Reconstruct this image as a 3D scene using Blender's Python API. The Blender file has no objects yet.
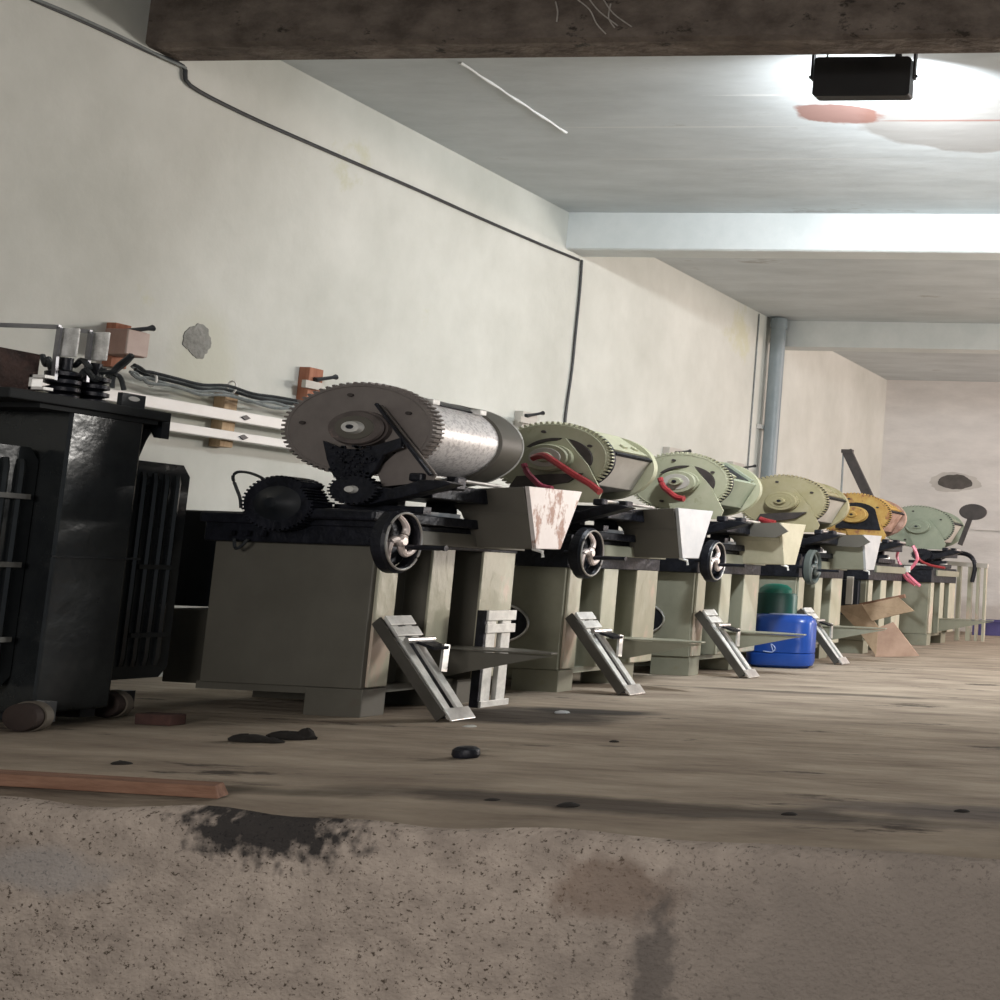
import bpy, bmesh, math, random
from mathutils import Vector, Matrix, noise
random.seed(7)
PI = math.pi
SC = bpy.context.scene
COL = SC.collection

# ---------------- camera, world, light, exposure ----------------
FPX, PCX, PCY, YAW, TILT, ROLL, EYE = 1100.0, 1198.2, 493.1, -.0956, .0914, -.0371, .62
_f = Vector((math.sin(YAW)*math.cos(TILT), math.cos(YAW)*math.cos(TILT), math.sin(TILT)))
_r = Vector((math.cos(YAW), -math.sin(YAW), 0))
_d = _f.cross(_r)
_c, _s = math.cos(ROLL), math.sin(ROLL)
RT = _c*_r + _s*_d
DN = -_s*_r + _c*_d
cam = bpy.data.cameras.new('camera')
camo = bpy.data.objects.new('camera', cam)
COL.objects.link(camo)
cam.sensor_fit = 'HORIZONTAL'
cam.sensor_width = 36
cam.lens = 36*FPX/1000
cam.shift_x = -(PCX-500)/1000
cam.shift_y = (PCY-500)/1000
cam.clip_start = .05
camo.matrix_world = Matrix.Translation((0, 0, EYE)) @ Matrix((
    (RT.x, -DN.x, -_f.x), (RT.y, -DN.y, -_f.y), (RT.z, -DN.z, -_f.z))).to_4x4()
SC.camera = camo

world = bpy.data.worlds.new('world')
SC.world = world
world.use_nodes = True
world.node_tree.nodes['Background'].inputs[0].default_value = (.80, .90, 1.0, 1)
world.node_tree.nodes['Background'].inputs[1].default_value = .22

def area(name, loc, target, sx, sy, power, col):
    l = bpy.data.lights.new(name, 'AREA')
    l.shape = 'RECTANGLE'; l.size = sx; l.size_y = sy; l.energy = power; l.color = col
    o = bpy.data.objects.new(name, l); COL.objects.link(o)
    o.location = loc
    o.rotation_euler = (Vector(target)-Vector(loc)).to_track_quat('-Z', 'Y').to_euler()
    return o
area('bay_light', (2.0, 8.8, 2.3), (-4.0, 5.6, .7), 1.2, .6, 240, (1, .96, .90))
area('far_bay_light', (1.5, 12.6, 2.9), (-4.6, 12.0, 1.6), 1.0, .5, 200, (1, .80, .73))
area('doorway_daylight', (2.6, 12.9, .75), (-4.0, 12.2, .75), 3.6, .9, 75, (1, .88, .78))
area('rear_fill_light', (-.8, -4.2, 1.7), (-1.7, 3.0, .3), 3.2, 1.8, 66, (1, .93, .87)).data.spread = math.radians(88)  # unseen fill behind the camera, added to brighten the near surfaces

SC.view_settings.view_transform = 'Standard'
SC.view_settings.look = 'None'
SC.view_settings.gamma = 1
SC.view_settings.use_curve_mapping = False
SC.view_settings.exposure = 0.0

# ---------------- helpers ----------------
def at(x, y, X=None, Y=None, Z=None):
    d = RT*((x-PCX)/FPX) + DN*((y-PCY)/FPX) + _f
    if X is not None: t = X/d.x
    elif Y is not None: t = Y/d.y
    else: t = (Z-EYE)/d.z
    return Vector((0, 0, EYE)) + d*t

MATS = {}
def mat(name, c1, c2=None, rough=.6, metal=0., scale=6., bump=.0, bscale=40., lo=.35, hi=.65, stretch=(1, 1, 1), c3=None, c3lo=.6, c3scale=3., spec=.5, detail=6):
    if name in MATS: return MATS[name]
    m = bpy.data.materials.new(name); m.use_nodes = True
    nt = m.node_tree; N = nt.nodes; L = nt.links
    b = N['Principled BSDF']
    b.inputs['Roughness'].default_value = rough
    b.inputs['Metallic'].default_value = metal
    b.inputs['Specular IOR Level'].default_value = spec
    tc = N.new('ShaderNodeTexCoord'); mp = N.new('ShaderNodeMapping')
    mp.inputs['Scale'].default_value = stretch
    L.new(tc.outputs['Object'], mp.inputs['Vector'])
    n = N.new('ShaderNodeTexNoise'); n.inputs['Scale'].default_value = scale
    n.inputs['Detail'].default_value = detail; n.inputs['Roughness'].default_value = .65
    L.new(mp.outputs[0], n.inputs['Vector'])
    r = N.new('ShaderNodeValToRGB')
    r.color_ramp.elements[0].position = lo; r.color_ramp.elements[1].position = hi
    r.color_ramp.elements[0].color = (*c1, 1)
    r.color_ramp.elements[1].color = (*(c2 or [v*1.25 for v in c1]), 1)
    L.new(n.outputs['Fac'], r.inputs[0])
    out = r.outputs[0]
    if c3:
        n3 = N.new('ShaderNodeTexNoise'); n3.inputs['Scale'].default_value = c3scale
        n3.inputs['Detail'].default_value = 8; n3.inputs['Roughness'].default_value = .7
        L.new(mp.outputs[0], n3.inputs['Vector'])
        r3 = N.new('ShaderNodeValToRGB')
        r3.color_ramp.elements[0].position = c3lo; r3.color_ramp.elements[1].position = c3lo+.06
        L.new(n3.outputs['Fac'], r3.inputs[0])
        mx = N.new('ShaderNodeMixRGB'); mx.inputs[2].default_value = (*c3, 1)
        L.new(r3.outputs[0], mx.inputs[0]); L.new(out, mx.inputs[1]); out = mx.outputs[0]
    L.new(out, b.inputs['Base Color'])
    if bump:
        nb = N.new('ShaderNodeTexNoise'); nb.inputs['Scale'].default_value = bscale; nb.inputs['Detail'].default_value = 5
        L.new(mp.outputs[0], nb.inputs['Vector'])
        bp = N.new('ShaderNodeBump'); bp.inputs['Strength'].default_value = bump; bp.inputs['Distance'].default_value = .02
        L.new(nb.outputs['Fac'], bp.inputs['Height']); L.new(bp.outputs[0], b.inputs['Normal'])
    MATS[name] = m
    return m

def add_mask(m, cx, cy, cz, rx, ry, rz, color, soft=.3, nscale=8, namp=.8):
    """a stain, patch or repaint with its own ragged outline at one place of a surface"""
    nt = m.node_tree; N = nt.nodes; L = nt.links
    b = N['Principled BSDF']
    src = b.inputs['Base Color'].links[0].from_socket
    tc = N.new('ShaderNodeTexCoord')
    mp = N.new('ShaderNodeMapping'); mp.vector_type = 'TEXTURE'
    mp.inputs['Location'].default_value = (cx, cy, cz); mp.inputs['Scale'].default_value = (rx, ry, rz)
    L.new(tc.outputs['Object'], mp.inputs['Vector'])
    ln = N.new('ShaderNodeVectorMath'); ln.operation = 'LENGTH'; L.new(mp.outputs[0], ln.inputs[0])
    n = N.new('ShaderNodeTexNoise'); n.inputs['Scale'].default_value = nscale; n.inputs['Detail'].default_value = 6
    L.new(tc.outputs['Object'], n.inputs['Vector'])
    ma = N.new('ShaderNodeMath'); ma.operation = 'MULTIPLY_ADD'
    L.new(n.outputs['Fac'], ma.inputs[0]); ma.inputs[1].default_value = namp*2; L.new(ln.outputs['Value'], ma.inputs[2])
    mr = N.new('ShaderNodeMapRange')
    mr.inputs['From Min'].default_value = 1+namp+soft; mr.inputs['From Max'].default_value = 1+namp-soft
    L.new(ma.outputs[0], mr.inputs['Value'])
    mx = N.new('ShaderNodeMixRGB'); mx.inputs[2].default_value = (*color[:3], 1)
    f = mr.outputs[0]
    if len(color) > 3:
        mm = N.new('ShaderNodeMath'); mm.operation = 'MULTIPLY'; mm.inputs[1].default_value = color[3]
        L.new(f, mm.inputs[0]); f = mm.outputs[0]
    L.new(f, mx.inputs[0]); L.new(src, mx.inputs[1]); L.new(mx.outputs[0], b.inputs['Base Color'])

class MB:
    def __init__(s, dy=0.): s.bm = bmesh.new(); s.dy = dy
    def poly3(s, rings, cap=True, close=True):
        bm = s.bm; R = [[bm.verts.new(p) for p in ring] for ring in rings]
        n = len(R[0])
        for a, b in zip(R, R[1:]):
            for i in range(n if close else n-1):
                j = (i+1) % n
                bm.faces.new((a[i], a[j], b[j], b[i]))
        if cap:
            bm.faces.new(R[0][::-1]); bm.faces.new(R[-1])
        return s
    def box(s, x0, x1, y0, y1, z0, z1):
        return s.poly3([[(x0, y0, z), (x1, y0, z), (x1, y1, z), (x0, y1, z)] for z in (z0, z1)])
    def prismY(s, pts, y0, y1):      # polygon in XZ
        return s.poly3([[(p[0], y, p[1]) for p in pts] for y in (y0, y1)])
    def prismX(s, pts, x0, x1):      # polygon in YZ
        return s.poly3([[(x, p[0], p[1]) for p in pts] for x in (x0, x1)])
    def prismZ(s, pts, z0, z1):
        return s.poly3([[(p[0], p[1], z) for p in pts] for z in (z0, z1)])
    def latheY(s, cx, cz, prof, n=48, ax=1.79, ph=0):   # prof [(y, r)]
        return s.poly3([[(cx+ax*r*math.cos(2*PI*i/n+ph), y, cz+r*math.sin(2*PI*i/n+ph)) for i in range(n)] for y, r in prof])
    def latheX(s, cy, cz, prof, n=40, ay=.8):
        return s.poly3([[(x, cy+ay*r*math.cos(2*PI*i/n), cz+r*math.sin(2*PI*i/n)) for i in range(n)] for x, r in prof])
    def latheZ(s, cx, cy, prof, n=40, ax=1.5, ay=1.):
        return s.poly3([[(cx+ax*r*math.cos(2*PI*i/n), cy+ay*r*math.sin(2*PI*i/n), z) for i in range(n)] for z, r in prof])
    def tube(s, pts, r, n=8, closed=False, sx=1.):
        pts = [Vector(p) for p in pts]
        rings = []
        N = len(pts)
        for i, p in enumerate(pts):
            a = pts[(i-1) % N] if (closed or i > 0) else p
            b = pts[(i+1) % N] if (closed or i < N-1) else p
            t = (b-a)
            t = t.normalized() if t.length > 1e-9 else Vector((0, 0, 1))
            up = Vector((0, 0, 1)) if abs(t.z) < .9 else Vector((0, 1, 0))
            u = t.cross(up).normalized(); v = u.cross(t)
            rr = r[i] if isinstance(r, (list, tuple)) else r
            ring = []
            for k in range(n):
                o = u*math.cos(2*PI*k/n)*rr + v*math.sin(2*PI*k/n)*rr
                o.x *= sx
                ring.append(p+o)
            rings.append(ring)
        if closed: rings.append(rings[0]); return s._closed(rings[:-1], n)
        return s.poly3(rings)
    def _closed(s, rings, n):
        bm = s.bm; R = [[bm.verts.new(p) for p in ring] for ring in rings]
        for q in range(len(R)):
            a, b = R[q], R[(q+1) % len(R)]
            for i in range(n):
                j = (i+1) % n; bm.faces.new((a[i], a[j], b[j], b[i]))
        return s
    def bar(s, a, b, w, h, up=(0, 1, 0)):   # box-section bar from a to b; w across, h along 'up'
        a = Vector(a); b = Vector(b); t = (b-a).normalized(); u = Vector(up); u = (u-t*u.dot(t)).normalized(); v = t.cross(u)
        r = []
        for p in (a, b):
            r.append([p+u*h/2+v*w/2, p-u*h/2+v*w/2, p-u*h/2-v*w/2, p+u*h/2-v*w/2])
        return s.poly3(r)

def smooth_path(pts, k=6):
    P = [Vector(p) for p in pts]; out = []
    for i in range(len(P)-1):
        p0 = P[max(i-1, 0)]; p1 = P[i]; p2 = P[i+1]; p3 = P[min(i+2, len(P)-1)]
        for j in range(k):
            t = j/k
            out.append(.5*((2*p1)+(-p0+p2)*t+(2*p0-5*p1+4*p2-p3)*t*t+(-p0+3*p1-3*p2+p3)*t**3))
    out.append(P[-1]); return out

def rootloc(o):
    while o.parent: o = o.parent
    return o.location
def obj(name, mb, m, parent=None, bevel=0., smooth=False, label=None):
    bm = mb.bm
    off = Vector((0, mb.dy, 0))
    base = rootloc(parent) if parent else None
    if base is None:
        xs = [v.co for v in bm.verts]
        base = Vector((sum(v.x for v in xs)/len(xs), sum(v.y for v in xs)/len(xs)+mb.dy, min(v.z for v in xs)))
        loc = base
    else: loc = Vector((0, 0, 0))
    bmesh.ops.translate(bm, verts=bm.verts, vec=off-base)
    bmesh.ops.recalc_face_normals(bm, faces=bm.faces)
    me = bpy.data.meshes.new(name); bm.to_mesh(me); bm.free()
    me.materials.append(m)
    if smooth:
        for p in me.polygons: p.use_smooth = True
        me.set_sharp_from_angle(angle=math.radians(35))
    o = bpy.data.objects.new(name, me); COL.objects.link(o)
    o.location = loc
    if parent: o.parent = parent
    if bevel:
        md = o.modifiers.new('bevel', 'BEVEL'); md.width = bevel; md.segments = 2; md.limit_method = 'ANGLE'; md.angle_limit = .6
    if label: o['label'] = label
    return o
def tag(o, label, cat, group=None, kind=None):
    o['label'] = label; o['category'] = cat
    if group: o['group'] = group
    if kind: o['kind'] = kind
    return o
def thing(name, loc, label, cat, group=None):
    o = bpy.data.objects.new(name, None); COL.objects.link(o); o.location = loc; o.empty_display_size = .1
    return tag(o, label, cat, group)
def struct(name, mb, m, parent=None, **k):
    # the setting keeps world coordinates in its mesh, so masks sit where they belong
    bm = mb.bm
    bmesh.ops.recalc_face_normals(bm, faces=bm.faces)
    me = bpy.data.meshes.new(name); bm.to_mesh(me); bm.free(); me.materials.append(m)
    o = bpy.data.objects.new(name, me); COL.objects.link(o); o.parent = parent
    if not parent: o['kind'] = 'structure'
    return o

# ---------------- materials ----------------
WX = -5.8; CZ = 3.42; FY = 14.6; EY = 2.6
plaster = mat('plaster', (0.500, 0.507, 0.464), (0.630, 0.635, 0.592), rough=.9, scale=1.6, lo=.3, hi=.7, bump=.15, bscale=14, stretch=(1, 1, .7), c3=(.53, .53, .41), c3lo=.62, c3scale=.9)
ceil_m = mat('ceiling_concrete', (0.484, 0.519, 0.534), (0.618, 0.657, 0.676), rough=.85, scale=2.6, lo=.3, hi=.7, stretch=(.5, 1.6, 1), bump=.2, bscale=6, c3=(.40, .41, .40), c3lo=.62, c3scale=1.3)
conc_dark = mat('dark_concrete', (.085, .066, .054), (.19, .155, .13), rough=.95, scale=7, bump=1.2, bscale=22, stretch=(.6, 1, 1), c3=(.035, .028, .022), c3lo=.60, c3scale=10)
white_beam = mat('beam_paint', (.62, .66, .66), (.70, .73, .73), rough=.8, scale=3, bump=.1, bscale=9)
floor_m = mat('floor_concrete', (0.187, 0.149, 0.116), (0.396, 0.336, 0.264), rough=.92, scale=3.2, lo=.3, hi=.68, stretch=(.45, 1.7, 1), bump=.7, bscale=9, c3=(.065, .052, .042), c3lo=.60, c3scale=2.6, spec=.25)
face_m = mat('face_concrete', (0.294, 0.250, 0.215), (0.486, 0.416, 0.358), rough=.95, scale=9, lo=.3, hi=.7, bump=.5, bscale=70, c3=(.075, .058, .044), c3lo=.565, c3scale=75, stretch=(1, 1, 1.3), spec=.2)
dirt_m = mat('trench_floor', (.13, .11, .09), (.22, .19, .16), rough=.95, scale=4, bump=.5, bscale=12)
black_paint = mat('black_paint', (.008, .010, .013), (.016, .019, .024), rough=.38, scale=9)
black_gloss = mat('glossy_black_paint', (.014, .016, .018), (.024, .027, .028), rough=.20, scale=5, bump=.5, bscale=3)
black_oil = mat('oily_black_metal', (.006, .007, .011), (.018, .020, .03), rough=.42, scale=18, bump=.3, bscale=30, metal=.3)
steel = mat('bright_steel', (.55, .54, .53), (.80, .79, .77), rough=.32, metal=.85, scale=12)
dull_steel = mat('dull_steel', (.52, .52, .50), (.78, .78, .75), rough=.4, metal=.2, scale=14)
perf = mat('perforated_steel', (.60, .58, .59), (.86, .84, .84), rough=.36, metal=.25, scale=70, lo=.42, hi=.52)
pinkish = mat('worn_wheel_metal', (.62, .53, .50), (.78, .70, .67), rough=.35, metal=.4, scale=20)
rusty_plate = mat('rust_stained_plate', (0.629, 0.578, 0.561), (0.731, 0.705, 0.697), rough=.5, metal=.2, scale=9, c3=(.34, .22, .18), c3lo=.53, c3scale=9, stretch=(1, 1, .5))
white_plate = mat('white_plate', (0.409, 0.434, 0.459), (0.533, 0.546, 0.558), rough=.4, metal=.3, scale=6)
paints = {
    'olive': ((.115, .110, .088), (.145, .14, .112)),
    'green': ((.36, .385, .29), (.46, .48, .37)),
}
body_shaded = mat('shaded_body_paint', (0.096, 0.092, 0.076), (0.122, 0.117, 0.098), rough=.5, scale=3, c3=(.11, .10, .082), c3lo=.62, c3scale=5)  # shade on the nearest machine is put into this paint colour
body_green = mat('pale_green_paint', (0.222, 0.225, 0.170), (0.282, 0.281, 0.218), rough=.45, scale=4, c3=(.25, .24, .17), c3lo=.64, c3scale=6)
post_m = mat('glinting_post_paint', (0.368, 0.368, 0.285), (0.460, 0.442, 0.350), rough=.2, bump=.25, bscale=14, scale=5, c3=(.52, .43, .35), c3lo=.56, c3scale=5, stretch=(1, 1, .4))  # pale pinkish patches paint in the reflections on the posts
gear_shaded = mat('shaded_brown_gear', (0.155, 0.135, 0.128), (0.203, 0.182, 0.169), rough=.5, scale=6, c3=(.09, .075, .085), c3lo=.58, c3scale=4)  # brown-grey includes the shade on the nearest toothed wheel
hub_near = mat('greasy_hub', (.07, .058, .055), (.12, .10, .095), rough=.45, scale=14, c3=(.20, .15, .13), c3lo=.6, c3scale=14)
strut_dark = mat('dark_strut_side', (.045, .042, .036), (.07, .066, .056), rough=.5)
gear_green = mat('pale_green_gear', (0.343, 0.352, 0.241), (0.412, 0.410, 0.299), rough=.5, scale=6, c3=(.30, .31, .20), c3lo=.62, c3scale=8)
gear_yellow = mat('yellow_green_gear', (0.297, 0.266, 0.145), (0.355, 0.316, 0.204), rough=.5, scale=6)
gear_orange = mat('orange_gear', (0.440, 0.240, 0.056), (0.528, 0.360, 0.112), rough=.55, scale=9, c3=(.30, .13, .06), c3lo=.56, c3scale=8)
gear_grey = mat('grey_green_gear', (0.256, 0.296, 0.224), (0.320, 0.352, 0.272), rough=.5, scale=6)
drum_pale = mat('pinkish_drum_plate', (0.400, 0.376, 0.336), (0.496, 0.472, 0.432), rough=.5, scale=5)
drum_brown = mat('rust_brown_drum', (.26, .15, .11), (.48, .33, .27), rough=.6, scale=14)
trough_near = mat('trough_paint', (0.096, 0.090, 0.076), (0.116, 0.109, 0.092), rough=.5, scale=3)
wood_m = mat('raw_wood', (.36, .24, .14), (.52, .38, .24), rough=.8, scale=5, stretch=(6, 6, .8))
redwood = mat('red_brown_wood', (0.240, 0.080, 0.040), (0.368, 0.160, 0.096), rough=.75, scale=5, stretch=(6, 6, .8))
plank_m = mat('plank_wood', (0.158, 0.076, 0.047), (0.259, 0.144, 0.094), rough=.8, scale=7, stretch=(.6, 8, 4), bump=.3)
rail_m = mat('white_bar', (0.702, 0.684, 0.648), (0.792, 0.783, 0.756), rough=.35, scale=4)
cable_m = mat('cable_rubber', (.010, .012, .014), (.03, .035, .04), rough=.5, scale=20)
grey_cable = mat('grey_cable', (.13, .15, .15), (.22, .24, .24), rough=.5, scale=20)
pvc = mat('grey_pvc', (.19, .23, .25), (.24, .28, .30), rough=.4, scale=3)
hose_m = mat('red_hose', (.22, .018, .022), (.34, .04, .045), rough=.3, scale=12)
pink_hose = mat('pink_hose', (.62, .12, .20), (.70, .2, .27), rough=.35, scale=12)
blue_m = mat('blue_plastic', (.010, .05, .27), (.015, .07, .34), rough=.3, scale=3)
green_pl = mat('green_plastic', (.004, .05, .04), (.01, .075, .058), rough=.4, scale=3)
purple_m = mat('violet_plastic', (.07, .06, .20), (.10, .09, .26), rough=.5, scale=3)
card_m = mat('cardboard', (.25, .175, .11), (.36, .26, .17), rough=.85, scale=7, c3=(.26, .16, .09), c3lo=.6, c3scale=5)
card_pink = mat('cardboard_inside', (.31, .20, .145), (.40, .27, .20), rough=.85, scale=7)
rust_m = mat('rusted_iron', (.022, .012, .010), (.055, .028, .022), rough=.85, scale=22, bump=.5)
foil = mat('silver_foil', (.60, .60, .58), (.95, .95, .93), rough=.4, metal=.1, scale=22, bump=.6, bscale=30)
brown_box = mat('brown_box_paint', (.26, .16, .13), (.34, .22, .18), rough=.6, scale=9)
cement_patch = mat('grey_cement', (.19, .19, .175), (.30, .30, .28), rough=.95, scale=14, bump=.8, bscale=30)
hole_m = mat('hole_dark', (.075, .07, .065), (.11, .10, .095), rough=.95, scale=10)
lamp_m = mat('lamp_housing', (.008, .008, .009), (.014, .014, .015), rough=.5, scale=4)
rag_m = mat('dark_rag', (0.009, 0.007, 0.006), (0.020, 0.017, 0.015), rough=.95, scale=20)
pole_m = mat('dark_steel_bar', (.030, .025, .024), (.055, .045, .042), rough=.6, scale=10)
brick_m = mat('brick_red', (.05, .025, .022), (.085, .04, .033), rough=.9, scale=20)

# stains and repaints that belong to the surfaces
add_mask(face_m, -2.53, 2.6, -.045, .22, .4, .075, (.018, .018, .02, .93), nscale=30, namp=1.1)
add_mask(face_m, -1.62, 2.6, -.14, .16, .4, .07, (.16, .105, .075, .6), nscale=16, namp=.9)
add_mask(face_m, -1.50, 2.6, -.38, .055, .4, .22, (.06, .055, .055, .8), nscale=26, namp=.9)
add_mask(face_m, -3.15, 2.6, -.18, .2, .4, .05, (.30, .29, .285, .6), nscale=10, namp=.6)
add_mask(face_m, -.6, 2.6, -.35, .95, .4, .42, (.235, .205, .18, .85), nscale=5, namp=.35, soft=.3)
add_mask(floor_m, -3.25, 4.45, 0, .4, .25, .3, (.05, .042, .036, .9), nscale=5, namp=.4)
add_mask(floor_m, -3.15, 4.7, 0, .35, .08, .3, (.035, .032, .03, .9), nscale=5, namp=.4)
add_mask(floor_m, -1.7, 2.85, 0, .9, .08, .3, (.06, .048, .04, .85), nscale=6, namp=.5)
add_mask(floor_m, -.8, 3.0, 0, .5, .1, .3, (.10, .085, .08, .8), nscale=6, namp=.5)
add_mask(floor_m, -2.7, 5.9, 0, .8, .05, .3, (.10, .085, .07, .8), nscale=6, namp=.5)
add_mask(floor_m, -3.5, 2.78, 0, 1.0, .05, .3, (.06, .05, .035, .8), nscale=6, namp=.5)
def ceil_patch(x0, y0, x1, y1, col, soft=.1, nscale=6, namp=.3, w=None):
    a = at(x0, y0, Z=CZ); b = at(x1, y1, Z=CZ)
    rx = abs(a.x-b.x)/2; ry = abs(a.y-b.y)/2
    if w: rx = max(rx, w) if rx > ry else w; ry = max(ry, w) if ry > rx else w
    add_mask(ceil_m, (a.x+b.x)/2, (a.y+b.y)/2, CZ, rx, ry, .3, col, soft=soft, nscale=nscale, namp=namp)
ceil_patch(826, 98, 1100, 152, (.33, .315, .30, .8), soft=.05, nscale=3, namp=.3)
ceil_patch(786, 104, 888, 124, (.27, .115, .085, .85), soft=.08, nscale=9, namp=.35)
ceil_patch(880, 120, 1080, 121, (.30, .15, .12, .8), soft=.2, nscale=9, namp=.25, w=.012)
ceil_patch(560, 129, 800, 125, (.68, .70, .70, .8), soft=.2, nscale=20, namp=.2, w=.010)
ceil_patch(720, 95, 1000, 94, (.74, .76, .76, .8), soft=.2, nscale=20, namp=.2, w=.014)
ceil_patch(600, 160, 900, 158, (.64, .66, .66, .7), soft=.2, nscale=20, namp=.2, w=.012)
add_mask(plaster, WX, 5.2, 1.62, .4, .16, .3, (.52, .52, .43, .7), nscale=4, namp=.5)

# ---------------- setting ----------------
def grid_slab():
    mb = MB(); bm = mb.bm
    # one surface that runs over the floor, breaks at a worn edge and drops down the face
    x0, x1, nx = -6.0, 7.0, 260
    return mb
fl = MB(); bm = fl.bm
nx = 200; X0, X1 = -6.0, 6.5
rows = []
ys = [FY+.2, 12, 10, 8, 7, 6, 5.2, 4.6, 4.2, 3.8, 3.5, 3.3, 3.1, 2.95, 2.85, 2.78, 2.72, 2.68, 2.65, 2.625, 2.61]
for y in ys:
    row = []
    for i in range(nx+1):
        x = X0+(X1-X0)*i/nx
        z = .006*noise.noise(Vector((x*1.5, y*2.2, 0))) if 2.7 < y < 8 else 0
        if y < 2.75:
            k = (2.75-y)/.14
            z -= .022*k*k*(.6+.8*noise.noise(Vector((x*3.1, 4, 1)))) + .004*k
        row.append(bm.verts.new((x, y+(.02*noise.noise(Vector((x*2.3, 0, 7))) if y < 3 else 0), min(z, .004))))
    rows.append(row)
for a, b in zip(rows, rows[1:]):
    for i in range(nx): bm.faces.new((a[i], b[i], b[i+1], a[i+1]))
edge = [(v.co.x, v.co.y, v.co.z) for v in rows[-1]]
floor_o = struct('floor', fl, floor_m)
for p in floor_o.data.polygons: p.use_smooth = True
fc = MB(); bm = fc.bm
prev = [bm.verts.new(p) for p in edge]
for z in (-.03, -.06, -.1, -.15, -.2, -.26, -.33, -.4, -.5, -.7, -1.3):
    cur = []
    for i in range(nx+1):
        x = X0+(X1-X0)*i/nx
        y = EY-.012+.012*noise.noise(Vector((x*5, z*5, 3)))-.02*(1-math.exp(z*9))
        cur.append(bm.verts.new((x, y, z)))
    for i in range(nx): bm.faces.new((prev[i], cur[i], cur[i+1], prev[i+1]))
    prev = cur
face_o = struct('wall_trench', fc, face_m)
for p in face_o.data.polygons: p.use_smooth = True
struct('floor_trench', MB().box(-6.0, 6.5, -6.5, 2.58, -1.4, -1.3), dirt_m)
wl = struct('wall_left', MB().box(WX-.25, WX, -6.5, FY+.25, -1.35, 4.2), plaster)
far_m = mat('far_plaster', (.58, .565, .55), (.72, .70, .68), rough=.9, scale=1.6, lo=.3, hi=.7, stretch=(1, 1, 3), bump=.2, bscale=8)
wf = struct('wall_far', MB().box(WX-.02, 6.5, FY, FY+.25, -.05, 3.9), far_m)
struct('ceiling', MB().box(WX-.02, 6.5, -6.5, FY+.2, CZ, CZ+.2), ceil_m)
# worn dark concrete downstand beam
db = MB(); bm = db.bm
n = 160
rings = []
for i in range(n+1):
    x = WX-.02+(12.3)*i/n
    a = .014*noise.noise(Vector((x*6, 0, 0))); b = .012*noise.noise(Vector((x*5, 3, 0)))
    rings.append([(x, 4.735+a*.4, CZ+.01), (x, 4.735+a*.4, 3.16+a), (x, 4.755+b, 3.143+b), (x, 4.885+b, 3.138+.5*b), (x, 4.90, 3.15), (x, 4.90, CZ+.01)])
db.poly3(rings)
struct('trim_1', db, conc_dark)
b1 = MB(); rings = []
for i in range(121):
    x = WX-.02+12.3*i/120
    a = .004*noise.noise(Vector((x*9, 0, 5)))
    rings.append([(x, 7.9+a, CZ+.01), (x, 7.9+a, 3.135+a), (x, 7.915, 3.125+a), (x, 8.10, 3.125), (x, 8.10, CZ+.01)])
b1.poly3(rings); struct('trim_2', b1, white_beam)
struct('trim_3', MB().box(WX-.02, 6.5, 11.3, 11.5, 3.135, CZ+.01), white_beam)
# pale drips on the dark beam face
dm_ = mat('lime_drip', (.34, .31, .28), (.5, .46, .42), rough=.9, scale=20)
drp = MB()
for pth in ([(556, 2), (558, 12), (557, 22)], [(578, 0), (590, 10), (597, 24), (606, 34)], [(590, 0), (600, 12), (618, 26)], [(604, 0), (614, 14), (632, 27)], [(611, 4), (609, 18), (615, 28)]):
    pp = [at(x, y, Y=4.732) for x, y in pth]
    drp.tube(smooth_path([(p.x, 4.730, p.z) for p in pp], 4), .0035, 5)
struct('trim_5', drp, dm_)
# board seams pressed into the ceiling
seam_m = mat('white_seam', (.74, .76, .76), (.82, .84, .84), rough=.8, scale=4)
a = at(460, 62, Z=CZ); b = at(566, 132, Z=CZ)
sm = MB(); pts = []
for i in range(13):
    p = a.lerp(b, i/12); pts.append((p.x+.004*math.sin(i*2.1), p.y, CZ-.001))
sm.tube(pts, [.008 if i % 3 else .013 for i in range(13)], n=6)
struct('trim_4', sm, seam_m)
# wall patches
def blob(cy, cz, ry, rz, seed, n=72, amp=.18):
    P = []
    for i in range(n):
        a = 2*PI*i/n; c_, s_ = math.cos(a), math.sin(a)
        k = 1+amp*(noise.noise(Vector((c_*1.1, s_*1.1, seed)))*1.4+.7*noise.noise(Vector((c_*4, s_*4, seed+3))))
        P.append((cy+ry*c_*k, cz+rz*s_*k))
    return P
p = at(197, 340, X=WX)
struct('patch', MB().prismX(blob(p.y, p.z, .075, .088, 3), WX-.004, WX+.004), cement_patch, parent=wl)
p = at(955, 482, Y=FY)
struct('hole_rim', MB().prismY(blob(p.x, p.z, .36, .135, 8), FY-.003, FY+.003), mat('smoothed_plaster', (.46, .44, .42), (.54, .52, .49), rough=.9, scale=3), parent=wf)
struct('hole', MB().prismY(blob(p.x, p.z, .245, .10, 5, amp=.12), FY-.007, FY+.002), hole_m, parent=wf)
# ledge line low on the far wall
p = at(975, 528, Y=FY)
struct('ledge', MB().box(p.x, 3, FY-.03, FY+.01, p.z-.03, p.z), far_m, parent=wf)

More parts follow.
